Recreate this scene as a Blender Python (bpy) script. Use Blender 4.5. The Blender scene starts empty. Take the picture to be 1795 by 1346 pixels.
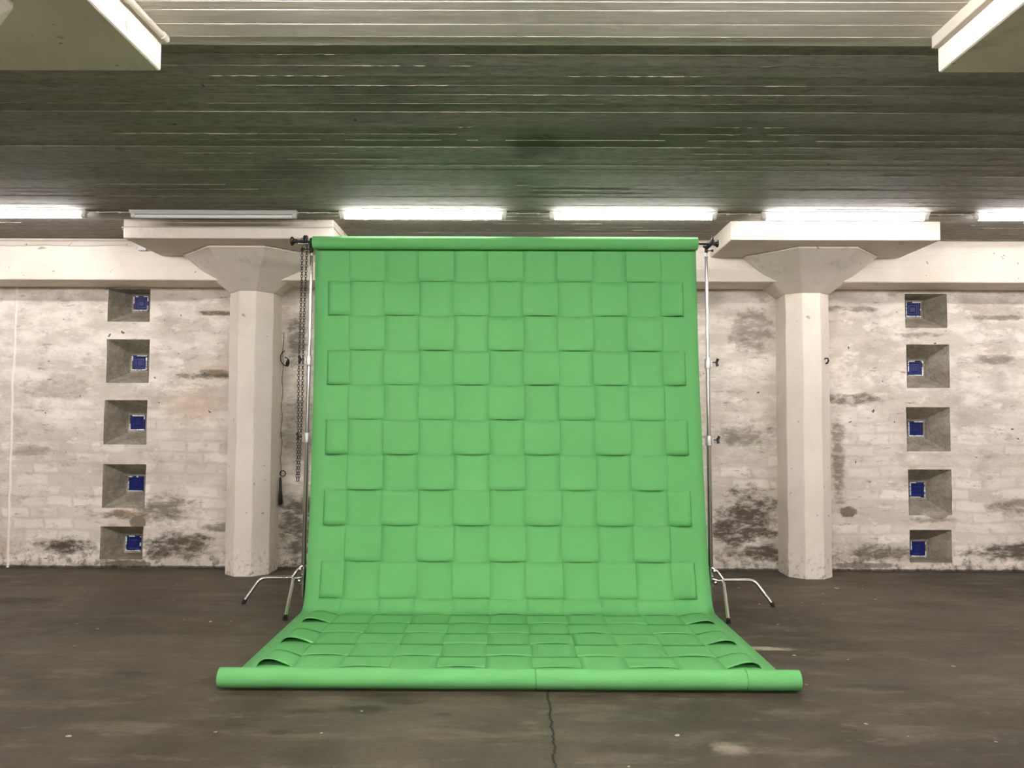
import bpy, math, random
from mathutils import Vector, Matrix, noise
R = math.radians
PI = math.pi
random.seed(7)
sc = bpy.context.scene
COL = sc.collection

# ------------------------------------------------------------------ camera
cd = bpy.data.cameras.new('camera')
cd.sensor_fit = 'HORIZONTAL'; cd.sensor_width = 36.0
cd.lens = 1419.7 / 1795 * 36.0
cd.clip_start = 0.05; cd.clip_end = 60
cam = bpy.data.objects.new('camera', cd); COL.objects.link(cam)
PITCH, YAW, ROLL = 0.0478, 0.0038, -0.0039
m = Matrix.Rotation(YAW, 4, 'Z') @ Matrix.Rotation(PI / 2 + PITCH, 4, 'X') @ Matrix.Rotation(-ROLL, 4, 'Z')
cam.matrix_world = Matrix.Translation((0, 0, 1.256)) @ m
sc.camera = cam

# ------------------------------------------------------------------ world, exposure
w = bpy.data.worlds.new('world'); sc.world = w; w.use_nodes = True
w.node_tree.nodes['Background'].inputs[0].default_value = (0.02, 0.025, 0.04, 1)
w.node_tree.nodes['Background'].inputs[1].default_value = 0.2
sc.view_settings.view_transform = 'Standard'
sc.view_settings.look = 'None'
sc.view_settings.gamma = 1.0
sc.view_settings.use_curve_mapping = False
sc.view_settings.exposure = 2.36
TUBE_POWER = 58.0     # unseen nearer rows, brightened for frontal fill
TUBE_FAR = 13.5       # same tubes in the far row, dimmed to keep the beam from clipping
TUBE_COLOUR = (0.985, 0.965, 0.975)

# ------------------------------------------------------------------ node helpers
class NT:
    def __init__(s, name, rough=0.8, spec=0.3, metal=0.0):
        s.m = bpy.data.materials.new(name); s.m.use_nodes = True
        s.t = s.m.node_tree; s.n = s.t.nodes; s.l = s.t.links
        s.b = s.n['Principled BSDF']
        s.b.inputs['Roughness'].default_value = rough
        s.b.inputs['Specular IOR Level'].default_value = spec
        s.b.inputs['Metallic'].default_value = metal
        s._c = None
    def put(s, sock, v):
        if hasattr(v, 'is_output'): s.l.new(v, sock)
        elif isinstance(v, (tuple, list)) and len(v) == 3 and sock.type == 'RGBA': sock.default_value = (*v, 1)
        else: sock.default_value = v
    def new(s, t, **kw):
        x = s.n.new(t)
        for k, v in kw.items(): setattr(x, k, v)
        return x
    @property
    def co(s):
        if s._c is None: s._c = s.new('ShaderNodeTexCoord').outputs['Object']
        return s._c
    def mp(s, scale=(1, 1, 1), loc=(0, 0, 0), rot=(0, 0, 0), src=None):
        x = s.new('ShaderNodeMapping'); s.put(x.inputs['Vector'], src or s.co)
        x.inputs['Scale'].default_value = scale; x.inputs['Location'].default_value = loc
        x.inputs['Rotation'].default_value = rot
        return x.outputs[0]
    def noise(s, scale=5, detail=5, rough=0.55, vec=None, dist=0.0, col=False):
        x = s.new('ShaderNodeTexNoise'); s.put(x.inputs['Vector'], vec or s.co)
        x.inputs['Scale'].default_value = scale; x.inputs['Detail'].default_value = detail
        x.inputs['Roughness'].default_value = rough; x.inputs['Distortion'].default_value = dist
        return x.outputs['Color' if col else 0]
    def ma(s, op, a, b=None, c=None, clamp=False):
        x = s.new('ShaderNodeMath', operation=op, use_clamp=clamp)
        s.put(x.inputs[0], a)
        if b is not None: s.put(x.inputs[1], b)
        if c is not None: s.put(x.inputs[2], c)
        return x.outputs[0]
    def rng(s, v, a, b, c=0.0, d=1.0):
        x = s.new('ShaderNodeMapRange', interpolation_type='SMOOTHSTEP'); s.put(x.inputs[0], v)
        for i, q in enumerate((a, b, c, d)): x.inputs[1 + i].default_value = q
        return x.outputs[0]
    def mix(s, f, a, b, mode='MIX'):
        x = s.new('ShaderNodeMix', data_type='RGBA', blend_type=mode)
        s.put(x.inputs[0], f); s.put(x.inputs[6], a); s.put(x.inputs[7], b)
        return x.outputs[2]
    def xyz(s, vec=None):
        x = s.new('ShaderNodeSeparateXYZ'); s.put(x.inputs[0], vec or s.co); return x.outputs
    def comb(s, a, b, c):
        x = s.new('ShaderNodeCombineXYZ')
        for i, q in enumerate((a, b, c)): s.put(x.inputs[i], q)
        return x.outputs[0]
    def bump(s, h, strength=0.3, dist=0.01, prev=None):
        x = s.new('ShaderNodeBump'); s.put(x.inputs['Height'], h)
        x.inputs['Strength'].default_value = strength; x.inputs['Distance'].default_value = dist
        if prev is not None: s.put(x.inputs['Normal'], prev)
        return x.outputs[0]
    def spot(s, cx, cy, rx, ry, ax, wob, amt=0.9, inner=0.25):
        """an irregular stain: ellipse with ragged edge; ax = two coordinate outputs, wob = noise 0..1"""
        dx = s.ma('DIVIDE', s.ma('SUBTRACT', ax[0], cx), rx)
        dy = s.ma('DIVIDE', s.ma('SUBTRACT', ax[1], cy), ry)
        d = s.ma('SQRT', s.ma('ADD', s.ma('MULTIPLY', dx, dx), s.ma('MULTIPLY', dy, dy)))
        d = s.ma('ADD', d, s.ma('MULTIPLY', s.ma('SUBTRACT', wob, 0.5), 2.4))
        return s.rng(d, inner, 1.0, amt, 0.0)
    def col(s, c): s.put(s.b.inputs['Base Color'], c)
    def nrm(s, v): s.put(s.b.inputs['Normal'], v)

def plain(name, c, rough=0.5, spec=0.5, metal=0.0):
    t = NT(name, rough, spec, metal); t.col(c)
    v = t.noise(40, 3, 0.6)
    t.put(t.b.inputs['Roughness'], t.ma('ADD', t.ma('MULTIPLY', v, 0.12), max(rough - 0.06, 0.02)))
    return t.m

def whitewash(name, amount=0.5, boards=None):
    """painted concrete with scuffs, chips and grime"""
    t = NT(name, 0.85, 0.2)
    p = t.xyz()
    big = t.noise(1.6, 5, 0.6); fine = t.noise(28, 6, 0.65)
    grime = t.noise(3.0, 8, 0.68, t.mp((1, 1, 0.45)))
    c = t.mix(t.rng(big, 0.35, 0.7), (0.80, 0.715, 0.62), (0.69, 0.61, 0.52))
    c = t.mix(t.ma('MULTIPLY', t.rng(grime, 0.55, 0.75), amount), c, (0.30, 0.26, 0.20))
    chips = t.rng(t.noise(17, 4, 0.5, dist=0.4), 0.70, 0.73)
    foot = t.rng(t.ma('ADD', p[2], t.ma('MULTIPLY', t.ma('SUBTRACT', fine, 0.5), 0.5)), 0.0, 0.42, 1.0, 0.0)
    c = t.mix(t.ma('MULTIPLY', chips, 0.6), c, (0.16, 0.13, 0.10))
    c = t.mix(t.ma('MULTIPLY', foot, t.rng(fine, 0.5, 0.68, 0.0, 0.75)), c, (0.14, 0.115, 0.085))
    t.col(c)
    n = t.bump(fine, 0.35, 0.004)
    n = t.bump(t.noise(6, 5, 0.6), 0.35, 0.012, n)
    if boards:
        wv = t.new('ShaderNodeTexWave', wave_type='BANDS', bands_direction=boards)
        t.put(wv.inputs['Vector'], t.co); wv.inputs['Scale'].default_value = 2.6
        wv.inputs['Distortion'].default_value = 0.35; wv.inputs['Detail Scale'].default_value = 2.5
        n = t.bump(t.rng(wv.outputs[1], 0.0, 0.05), 0.35, 0.004, n)
    t.nrm(n)
    return t.m

def wall_material():
    t = NT('whitewashed_rough_masonry', 0.92, 0.12)
    p = t.xyz(); x, z = p[0], p[2]
    ax = (x, z)
    vec = t.comb(x, z, 0.0)
    warp = t.noise(2.2, 4, 0.6, vec, col=True)
    wv = t.new('ShaderNodeVectorMath', operation='MULTIPLY_ADD'); t.put(wv.inputs[0], warp)
    wv.inputs[1].default_value = (0.26, 0.11, 0); t.put(wv.inputs[2], vec)
    br = t.new('ShaderNodeTexBrick'); t.put(br.inputs['Vector'], wv.outputs[0])
    br.inputs['Scale'].default_value = 1.0; br.inputs['Brick Width'].default_value = 0.27
    br.inputs['Row Height'].default_value = 0.095; br.inputs['Mortar Size'].default_value = 0.022
    br.inputs['Mortar Smooth'].default_value = 1.0; br.inputs['Bias'].default_value = 0.0
    br.inputs['Color1'].default_value = (0.88, 0.795, 0.705, 1); br.inputs['Color2'].default_value = (0.58, 0.505, 0.43, 1)
    br.inputs['Mortar'].default_value = (0.60, 0.525, 0.45, 1)
    big = t.noise(1.1, 6, 0.62, t.mp((1, 1, 1.6)))
    cloud = t.noise(3.2, 8, 0.66, t.mp((0.8, 1, 1.9)))
    fine = t.noise(24, 7, 0.7)
    streak = t.noise(3.0, 8, 0.72, t.mp((1.3, 1, 5.5), (3.1, 0, 1.7)))
    plaster = t.mix(t.rng(cloud, 0.34, 0.62), (0.90, 0.815, 0.73), (0.62, 0.545, 0.465))
    low = t.rng(t.ma('ADD', z, t.ma('MULTIPLY', big, 0.9)), 1.25, 2.1, 1.0, 0.12)     # bricks read through lower down
    c = t.mix(t.ma('MULTIPLY', low, 0.68), plaster, br.outputs['Color'])
    c = t.mix(t.rng(big, 0.50, 0.72, 0.0, 0.5), c, (0.45, 0.39, 0.33))
    # grey weathering in patches, horizontal dirty ledges
    c = t.mix(t.rng(t.noise(2.1, 9, 0.72, t.mp((1, 1, 1.6), (7, 0, 2))), 0.50, 0.66, 0.0, 0.62), c, (0.45, 0.385, 0.315))
    c = t.mix(t.rng(t.noise(6.0, 9, 0.75, t.mp((0.8, 1, 1.5), (2, 0, 5))), 0.54, 0.68, 0.0, 0.6), c, (0.30, 0.25, 0.20))
    c = t.mix(t.rng(t.noise(4.0, 7, 0.7, t.mp((1, 1, 2.2), (5, 0, 9))), 0.56, 0.66, 0.0, 0.7), c, (0.90, 0.82, 0.73))
    c = t.mix(t.rng(streak, 0.585, 0.70, 0.0, 0.8), c, (0.17, 0.135, 0.10))
    # stains, each with its own place on the wall
    wob = t.noise(5.5, 8, 0.72, t.mp((0.9, 1, 1.8), (1.3, 0, 4.2)))
    dark = None
    for s in STAINS:
        k = t.spot(s[0], s[1], s[2], s[3], ax, wob, s[4], 0.45)
        dark = k if dark is None else t.ma('MAXIMUM', dark, k)
    grain = t.rng(t.noise(13, 8, 0.74, t.mp((0.55, 1, 1.5))), 0.34, 0.54, 0.30, 1.0)
    c = t.mix(t.ma('MULTIPLY', dark, grain), c, (0.062, 0.045, 0.027))
    rust = None
    for s in RUST:
        k = t.spot(s[0], s[1], s[2], s[3], ax, wob, s[4])
        rust = k if rust is None else t.ma('MAXIMUM', rust, k)
    c = t.mix(rust, c, (0.50, 0.31, 0.19))
    bare = None
    for s in ((-3.235, 0.395, 0.075, 0.055, 0.95), (-3.33, 0.040, 0.22, 0.035, 0.95), (2.86, 0.50, 0.085, 0.05, 0.9), (-3.40, 0.46, 0.06, 0.04, 0.7), (3.62, 0.47, 0.10, 0.03, 0.7), (3.0, 0.05, 0.35, 0.03, 0.8)):
        k = t.spot(*s[:4], ax, t.ma('ADD', t.ma('MULTIPLY', fine, 0.35), t.ma('MULTIPLY', wob, 0.65)), s[4], 0.75)
        bare = k if bare is None else t.ma('MAXIMUM', bare, k)
    c = t.mix(bare, c, t.mix(fine, (0.10, 0.078, 0.055), (0.30, 0.245, 0.18)))
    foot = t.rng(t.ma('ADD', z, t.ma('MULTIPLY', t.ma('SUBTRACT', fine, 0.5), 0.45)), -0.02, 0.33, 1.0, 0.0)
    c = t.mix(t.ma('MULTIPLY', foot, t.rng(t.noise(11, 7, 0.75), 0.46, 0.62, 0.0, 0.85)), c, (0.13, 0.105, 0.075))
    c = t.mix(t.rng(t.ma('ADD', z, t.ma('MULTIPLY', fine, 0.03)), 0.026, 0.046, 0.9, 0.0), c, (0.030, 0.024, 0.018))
    specks = t.rng(t.noise(20, 2, 0.4, dist=0.3), 0.745, 0.765, 0.0, 0.85)
    c = t.mix(specks, c, (0.06, 0.05, 0.04))
    # a pale runnel of plaster at the left end
    run = t.rng(t.ma('ABSOLUTE', t.ma('ADD', t.ma('ADD', x, 4.345), t.ma('MULTIPLY', t.ma('SUBTRACT', big, 0.5), 0.05))), 0.006, 0.016, 0.8, 0.0)
    c = t.mix(run, c, (0.92, 0.85, 0.76))
    t.col(c)
    n = t.bump(br.outputs['Fac'], -0.30, 0.008)
    n = t.bump(cloud, 0.55, 0.022, n)
    n = t.bump(fine, 0.55, 0.006, n)
    n = t.bump(run, 0.5, 0.01, n)
    t.nrm(n)
    return t.m

# x, z, half width, half height, strength  (metres on the back wall)
STAINS = [(-3.87, 0.19, 0.30, 0.085, 0.95), (-2.93, 0.20, 0.36, 0.16, 0.9), (-3.02, 0.50, 0.30, 0.16, 0.7), (-2.62, 1.66, 0.34, 0.05, 0.85),
          (-2.60, 2.20, 0.22, 0.03, 0.8), (-1.86, 1.2, 0.20, 0.42, 0.5), (-1.80, 0.35, 0.26, 0.40, 0.85), (-1.9, 1.95, 0.10, 0.30, 0.7),
          (-3.36, 0.45, 0.30, 0.045, 0.8), (-4.2, 1.0, 0.30, 0.06, 0.4), (-3.95, 1.55, 0.34, 0.14, 0.35), (-2.50, 0.35, 0.22, 0.05, 0.7),
          (1.98, 0.42, 0.36, 0.30, 0.9), (2.1, 0.16, 0.30, 0.10, 0.9), (1.95, 1.15, 0.4, 0.10, 0.6), (2.05, 2.05, 0.20, 0.28, 0.55),
          (2.90, 1.47, 0.34, 0.075, 0.75), (4.1, 1.82, 0.26, 0.05, 0.55), (4.25, 0.17, 0.46, 0.085, 0.9), (4.3, 0.55, 0.36, 0.09, 0.6),
          (3.10, 0.16, 0.36, 0.10, 0.75), (2.86, 0.50, 0.075, 0.05, 1.0), (2.85, 2.25, 0.45, 0.035, 0.6), (4.2, 2.18, 0.36, 0.03, 0.6),
          (2.78, 0.95, 0.07, 0.5, 0.6), (3.5, 2.03, 0.22, 0.03, 0.55), (3.6, 0.44, 0.28, 0.03, 0.5)]
RUST = [(-2.78, 1.40, 0.34, 0.20, 0.42), (-3.36, 0.47, 0.22, 0.035, 0.6), (-2.55, 1.70, 0.25, 0.05, 0.35), (3.62, 0.10, 0.18, 0.05, 0.5),
        (-4.38, 0.15, 0.10, 0.10, 0.5), (4.5, 0.9, 0.2, 0.1, 0.25)]

def ceiling_material():
    t = NT('board_marked_concrete', 0.82, 0.25)
    p = t.xyz()
    grainv = t.mp((0.55, 9, 1))
    grain = t.noise(6, 9, 0.72, grainv); speck = t.noise(26, 7, 0.75, t.mp((0.45, 1.4, 1)))
    big = t.noise(0.9, 6, 0.62, t.mp((0.7, 1.2, 1)))
    board = t.noise(1.0, 2, 0.5, t.mp((0.22, 9.0, 1), (4, 2, 0)))
    c = t.mix(t.rng(board, 0.3, 0.7), (0.250, 0.220, 0.187), (0.345, 0.308, 0.266))
    c = t.mix(t.rng(grain, 0.35, 0.75, 0.0, 0.5), c, (0.235, 0.212, 0.175))
    c = t.mix(t.rng(big, 0.45, 0.7, 0.0, 0.6), c, (0.175, 0.155, 0.13))
    c = t.mix(t.rng(speck, 0.44, 0.66, 0.0, 0.75), c, (0.13, 0.116, 0.094))
    c = t.mix(t.rng(speck, 0.40, 0.28, 0.0, 0.4), c, (0.50, 0.455, 0.39))
    wob = t.noise(4, 6, 0.7)
    k = t.spot(0.12, 4.38, 0.24, 0.26, (p[0], p[1]), wob, 0.75)
    k = t.ma('MAXIMUM', k, t.spot(-1.35, 4.75, 0.30, 0.20, (p[0], p[1]), wob, 0.4))
    k = t.ma('MAXIMUM', k, t.spot(-0.65, 3.80, 0.45, 0.40, (p[0], p[1]), wob, 0.35))
    c = t.mix(k, c, (0.085, 0.078, 0.06))
    specks = t.rng(t.noise(13, 2, 0.4), 0.775, 0.79, 0.0, 0.9)
    c = t.mix(specks, c, (0.03, 0.028, 0.024))
    # lamp light of the near bays painted into the colour: boards up to the joint at 3.16 m are paler
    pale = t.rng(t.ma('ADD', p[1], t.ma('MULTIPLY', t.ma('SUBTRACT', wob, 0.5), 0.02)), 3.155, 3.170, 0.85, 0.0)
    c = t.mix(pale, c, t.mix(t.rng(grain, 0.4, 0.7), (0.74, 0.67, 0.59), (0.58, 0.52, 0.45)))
    t.col(c)
    n = t.bump(grain, 0.35, 0.004)
    n = t.bump(speck, 0.45, 0.004, n)
    t.nrm(n)
    return t.m

def floor_material():
    t = NT('worn_concrete_floor', 0.6, 0.35)
    p = t.xyz(); ax = (p[0], p[1])
    big = t.noise(0.55, 8, 0.62, dist=0.3)
    mid = t.noise(2.6, 10, 0.74, t.mp((0.75, 1.25, 1)))
    trowel = t.noise(3.2, 10, 0.72, t.mp((0.55, 1.7, 1), rot=(0, 0, 0.22)))
    fine = t.noise(55, 6, 0.7)
    c = t.mix(t.rng(big, 0.38, 0.62), (0.048, 0.037, 0.024), (0.100, 0.080, 0.053))
    c = t.mix(t.rng(mid, 0.48, 0.64, 0.0, 0.75), c, (0.040, 0.031, 0.020))
    c = t.mix(t.rng(trowel, 0.49, 0.66, 0.0, 0.60), c, (0.165, 0.134, 0.093))
    c = t.mix(t.rng(t.noise(9, 9, 0.75, t.mp((0.6, 1.5, 1), (3, 5, 0))), 0.55, 0.68, 0.0, 0.5), c, (0.20, 0.165, 0.118))
    c = t.mix(t.rng(t.noise(7, 8, 0.72, t.mp((0.6, 1.6, 1), (8, 1, 0))), 0.60, 0.70, 0.0, 0.7), c, (0.030, 0.023, 0.015))
    c = t.mix(t.rng(fine, 0.35, 0.75, 0.0, 0.4), c, (0.045, 0.035, 0.023))
    wob = t.noise(5, 7, 0.68)
    dk = None
    for s in ((-0.66, 3.60, 0.20, 0.07, 0.85), (-0.92, 3.58, 0.14, 0.06, 0.85), (-0.5, 3.70, 0.12, 0.05, 0.7), (-1.14, 3.42, 0.09, 0.03, 0.8),
              (-3.5, 5.7, 0.45, 0.16, 0.75), (-0.95, 3.34, 0.06, 0.03, 0.7), (-0.30, 3.55, 0.05, 0.03, 0.7), (1.5, 4.3, 0.35, 0.12, 0.5),
              (-2.55, 5.0, 0.7, 0.30, 0.5), (-1.9, 4.1, 0.16, 0.04, 0.7), (0.45, 3.2, 0.25, 0.10, 0.4), (1.75, 3.95, 0.22, 0.07, 0.6), (1.0, 3.45, 0.3, 0.06, 0.35)):
        k = t.spot(*s[:4], ax, wob, s[4]); dk = k if dk is None else t.ma('MAXIMUM', dk, k)
    c = t.mix(dk, c, (0.030, 0.024, 0.017))
    lt = t.spot(1.41, 4.60, 0.17, 0.055, ax, wob, 0.9)
    lt = t.ma('MAXIMUM', lt, t.spot(0.85, 3.2, 0.10, 0.10, ax, wob, 0.45))
    c = t.mix(lt, c, (0.42, 0.36, 0.27))
    chips = t.rng(t.noise(16, 1, 0.3), 0.792, 0.80, 0.0, 0.8)
    c = t.mix(chips, c, (0.55, 0.50, 0.42))
    # the crack that runs from under the paper roll towards the viewer
    off = t.ma('ADD', t.ma('MULTIPLY', t.ma('SUBTRACT', t.noise(7, 6, 0.75, t.comb(0.0, p[1], 3.3)), 0.5), 0.085),
               t.ma('MULTIPLY', t.ma('SUBTRACT', p[1], 3.4), 0.012))
    d = t.ma('ABSOLUTE', t.ma('SUBTRACT', t.ma('SUBTRACT', p[0], 0.157), off))
    crack = t.ma('MULTIPLY', t.rng(d, 0.0030, 0.0065, 1.0, 0.0), t.rng(p[1], 4.0, 4.1, 1.0, 0.0))
    d2 = t.ma('ABSOLUTE', t.ma('SUBTRACT', t.ma('SUBTRACT', p[1], 3.04), t.ma('MULTIPLY', t.ma('SUBTRACT', t.noise(5, 5, 0.7, t.comb(p[0], 0.0, 1.0)), 0.5), 0.06)))
    c2 = t.ma('MULTIPLY', t.rng(d2, 0.001, 0.003, 0.6, 0.0), t.ma('MULTIPLY', t.rng(p[0], 0.15, 0.17), t.rng(p[0], 0.45, 0.6, 1.0, 0.0)))
    crack = t.ma('MAXIMUM', crack, c2)
    c = t.mix(crack, c, (0.012, 0.010, 0.008))
    t.col(c)
    t.put(t.b.inputs['Roughness'], t.rng(mid, 0.3, 0.7, 0.74, 0.50))
    n = t.bump(mid, 0.20, 0.012)
    n = t.bump(fine, 0.25, 0.002, n)
    n = t.bump(crack, -1.0, 0.01, n)
    t.nrm(n)
    return t.m

def paper_material(name='green_background_paper'):
    t = NT(name, 0.78, 0.22)
    a = t.noise(2.2, 4, 0.55); b = t.noise(130, 3, 0.6)
    c = t.mix(t.rng(a, 0.3, 0.7), (0.134, 0.425, 0.136), (0.146, 0.445, 0.144))
    c = t.mix(t.rng(b, 0.3, 0.75, 0.0, 0.22), c, (0.112, 0.375, 0.115))
    t.col(c)
    t.nrm(t.bump(b, 0.12, 0.0012))
    return t.m

def glass_block_material():
    t = NT('dark_blue_glass_block', 0.28, 0.3)
    v = t.noise(22, 3, 0.5)
    t.col(t.mix(v, (0.004, 0.007, 0.045), (0.012, 0.020, 0.15)))
    t.put(t.b.inputs['Emission Color'], (0.02, 0.04, 0.40))       # evening sky coming through the glass
    t.b.inputs['Emission Strength'].default_value = 0.012
    t.nrm(t.bump(t.noise(60, 2, 0.5), 0.25, 0.003))
    return t.m

def tube_material(lit, power=0):
    t = NT('lit_fluorescent_tube' if lit else 'unlit_fluorescent_tube', 0.3, 0.4)
    t.col((0.85, 0.85, 0.82))
    if lit:
        t.put(t.b.inputs['Emission Color'], TUBE_COLOUR)
        t.b.inputs['Emission Strength'].default_value = power
    return t.m

def chrome_material():
    t = NT('scuffed_chrome', 0.16, 0.5, 1.0)
    v = t.noise(9, 5, 0.6, t.mp((1, 1, 0.3)))
    t.col(t.mix(v, (0.72, 0.71, 0.68), (0.55, 0.54, 0.52)))
    t.put(t.b.inputs['Roughness'], t.rng(v, 0.3, 0.7, 0.10, 0.26))
    return t.m

def bare_material():
    t = NT('bare_grey_concrete', 0.9, 0.15)
    a = t.noise(7, 8, 0.68); b = t.noise(40, 5, 0.7)
    c = t.mix(t.rng(a, 0.32, 0.68), (0.245, 0.213, 0.165), (0.43, 0.38, 0.305))
    c = t.mix(t.rng(b, 0.45, 0.7, 0.0, 0.5), c, (0.12, 0.10, 0.073))
    c = t.mix(t.rng(t.noise(3.0, 6, 0.7), 0.56, 0.68, 0.0, 0.55), c, (0.58, 0.52, 0.43))
    t.col(c); t.nrm(t.bump(b, 0.5, 0.004, t.bump(a, 0.5, 0.012)))
    return t.m

M = dict(bare=bare_material(),
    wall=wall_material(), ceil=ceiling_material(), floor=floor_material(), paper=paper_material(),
    paint=whitewash('whitewashed_concrete', 0.45), beam=whitewash('whitewashed_board_concrete', 0.25, 'Z'),
    shaft=whitewash('whitewashed_column_concrete', 0.55),
    glass=glass_block_material(), lit=tube_material(True, TUBE_POWER), far_lit=tube_material(True, TUBE_FAR), unlit=tube_material(False), chrome=chrome_material(),
    batten=plain('pale_grey_enamel', (0.62, 0.61, 0.57), 0.45, 0.4), black=plain('black_plastic', (0.012, 0.012, 0.013), 0.38, 0.5),
    alloy=plain('cast_alloy', (0.66, 0.65, 0.62), 0.35, 0.5, 0.7), card=plain('brown_cardboard', (0.34, 0.24, 0.14), 0.9, 0.2),
    frame=plain('pale_glassy_mortar', (0.86, 0.88, 0.86), 0.22, 0.9), cable=plain('painted_cable', (0.58, 0.53, 0.45), 0.7, 0.3),
    chain=plain('dark_chain_plastic', (0.030, 0.029, 0.026), 0.45, 0.5), steel=plain('dull_dark_steel', (0.10, 0.095, 0.09), 0.5, 0.5, 0.6),
    pipe=plain('painted_pipe', (0.52, 0.47, 0.40), 0.6, 0.35), rubber=plain('black_rubber', (0.015, 0.014, 0.014), 0.7, 0.3))

# ------------------------------------------------------------------ mesh helpers
class MB:
    def __init__(s): s.v = []; s.f = []
    def add(s, vs, fs):
        o = len(s.v); s.v += [tuple(q) for q in vs]; s.f += [tuple(i + o for i in f) for f in fs]; return s
    def box(s, a, b):
        (x0, y0, z0), (x1, y1, z1) = a, b
        return s.add([(x0, y0, z0), (x1, y0, z0), (x1, y1, z0), (x0, y1, z0), (x0, y0, z1), (x1, y0, z1), (x1, y1, z1), (x0, y1, z1)],
                     [(0, 3, 2, 1), (4, 5, 6, 7), (0, 1, 5, 4), (1, 2, 6, 5), (2, 3, 7, 6), (3, 0, 4, 7)])
    def tube(s, pts, r, n=12, caps=True):
        pts = [Vector(p) for p in pts]; rs = r if isinstance(r, (list, tuple)) else [r] * len(pts)
        rings = []; up = None
        for i, p in enumerate(pts):
            d = (pts[min(i + 1, len(pts) - 1)] - pts[max(i - 1, 0)]).normalized()
            if up is None: up = d.orthogonal().normalized()
            up = (up - d * up.dot(d)).normalized(); sd = d.cross(up)
            rings.append([p + (up * math.cos(2 * PI * k / n) + sd * math.sin(2 * PI * k / n)) * rs[i] for k in range(n)])
        vs = [q for rg in rings for q in rg]; fs = []
        for i in range(len(pts) - 1):
            for k in range(n):
                fs.append((i * n + k, i * n + (k + 1) % n, (i + 1) * n + (k + 1) % n, (i + 1) * n + k))
        if caps: fs += [tuple(range(n - 1, -1, -1)), tuple(range((len(pts) - 1) * n, len(pts) * n))]
        return s.add(vs, fs)
    def lathe(s, prof, org, axis, n=28):
        """prof = [(distance along axis, radius)]"""
        axis = Vector(axis).normalized(); u = axis.orthogonal().normalized(); w_ = axis.cross(u); org = Vector(org)
        vs = []; fs = []
        for (d, r) in prof:
            for k in range(n):
                a = 2 * PI * k / n; vs.append(org + axis * d + (u * math.cos(a) + w_ * math.sin(a)) * r)
        for i in range(len(prof) - 1):
            for k in range(n): fs.append((i * n + k, i * n + (k + 1) % n, (i + 1) * n + (k + 1) % n, (i + 1) * n + k))
        if prof[0][1] > 1e-6: fs.append(tuple(range(n - 1, -1, -1)))
        if prof[-1][1] > 1e-6: fs.append(tuple(range((len(prof) - 1) * n, len(prof) * n)))
        return s.add(vs, fs)
    def grid(s, pts, nu, nv, flip=False):
        """pts[i*nv+j]"""
        fs = []
        for i in range(nu - 1):
            for j in range(nv - 1):
                q = (i * nv + j, (i + 1) * nv + j, (i + 1) * nv + j + 1, i * nv + j + 1)
                fs.append(q[::-1] if flip else q)
        return s.add(pts, fs)
    def loft(s, rings, closed=True, cap0=True, cap1=True):
        n = len(rings[0]); vs = [q for rg in rings for q in rg]; fs = []
        for i in range(len(rings) - 1):
            for k in range(n if closed else n - 1):
                fs.append((i * n + k, i * n + (k + 1) % n, (i + 1) * n + (k + 1) % n, (i + 1) * n + k))
        if cap0: fs.append(tuple(range(n - 1, -1, -1)))
        if cap1: fs.append(tuple(range((len(rings) - 1) * n, len(rings) * n)))
        return s.add(vs, fs)

def build(name, mb, mat, parent=None, smooth=None, bevel=None, solid=None):
    me = bpy.data.meshes.new(name)
    L = Vector((0, 0, 0))
    if parent is not None: L = world_of(parent)
    me.from_pydata([tuple(Vector(v) - L) for v in mb.v], [], mb.f)
    me.validate(); me.update()
    me.materials.append(mat)
    o = bpy.data.objects.new(name, me); COL.objects.link(o)
    if parent is not None: o.parent = parent
    if smooth is not None:
        for p_ in me.polygons: p_.use_smooth = True
        me.set_sharp_from_angle(angle=R(smooth))
    if solid:
        sd = o.modifiers.new('thickness', 'SOLIDIFY'); sd.thickness = solid; sd.offset = 0
    if bevel:
        b = o.modifiers.new('bevel', 'BEVEL'); b.width = bevel; b.segments = 2; b.limit_method = 'ANGLE'; b.angle_limit = R(25)
    return o

def world_of(o):
    L = Vector(o.location); p_ = o.parent
    while p_ is not None: L += Vector(p_.location); p_ = p_.parent
    return L

def tag(o, label=None, cat=None, group=None, kind=None):
    if label: o['label'] = label
    if cat: o['category'] = cat
    if group: o['group'] = group
    if kind: o['kind'] = kind
    return o

def thing(name, loc, label, cat, group=None):
    o = bpy.data.objects.new(name, None); COL.objects.link(o); o.location = loc
    o.empty_display_size = 0.1
    return tag(o, label, cat, group)

def copy_tree(o, parent=None):
    c = o.copy(); COL.objects.link(c)
    if parent is not None: c.parent = parent
    for ch in list(o.children): copy_tree(ch, c)
    return c

# ------------------------------------------------------------------ the room
ZC = 2.765            # ceiling
YW = 6.99             # back wall
YB, ZS = 6.626, 2.419  # wall beam: front face, soffit
X0, X1, Y0 = -9.0, 9.0, -9.0

NICHES = [(-3.541, -3.174, 2.119, 2.405), (-3.541, -3.172, 1.588, 1.966), (-3.548, -3.178, 1.056, 1.439), (-3.546, -3.178, 0.513, 0.886), (-3.553, -3.185, 0.076, 0.354),
          (3.374, 3.736, 2.089, 2.385), (3.378, 3.748, 1.570, 1.946), (3.368, 3.744, 1.025, 1.404), (3.373, 3.745, 0.480, 0.870), (3.376, 3.738, 0.078, 0.355)]
BLOCKZ = [2.311, 1.777, 1.243, 0.702, 0.178, 2.280, 1.754, 1.216, 0.677, 0.160]
ND = 0.22             # depth of the funnels

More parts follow.
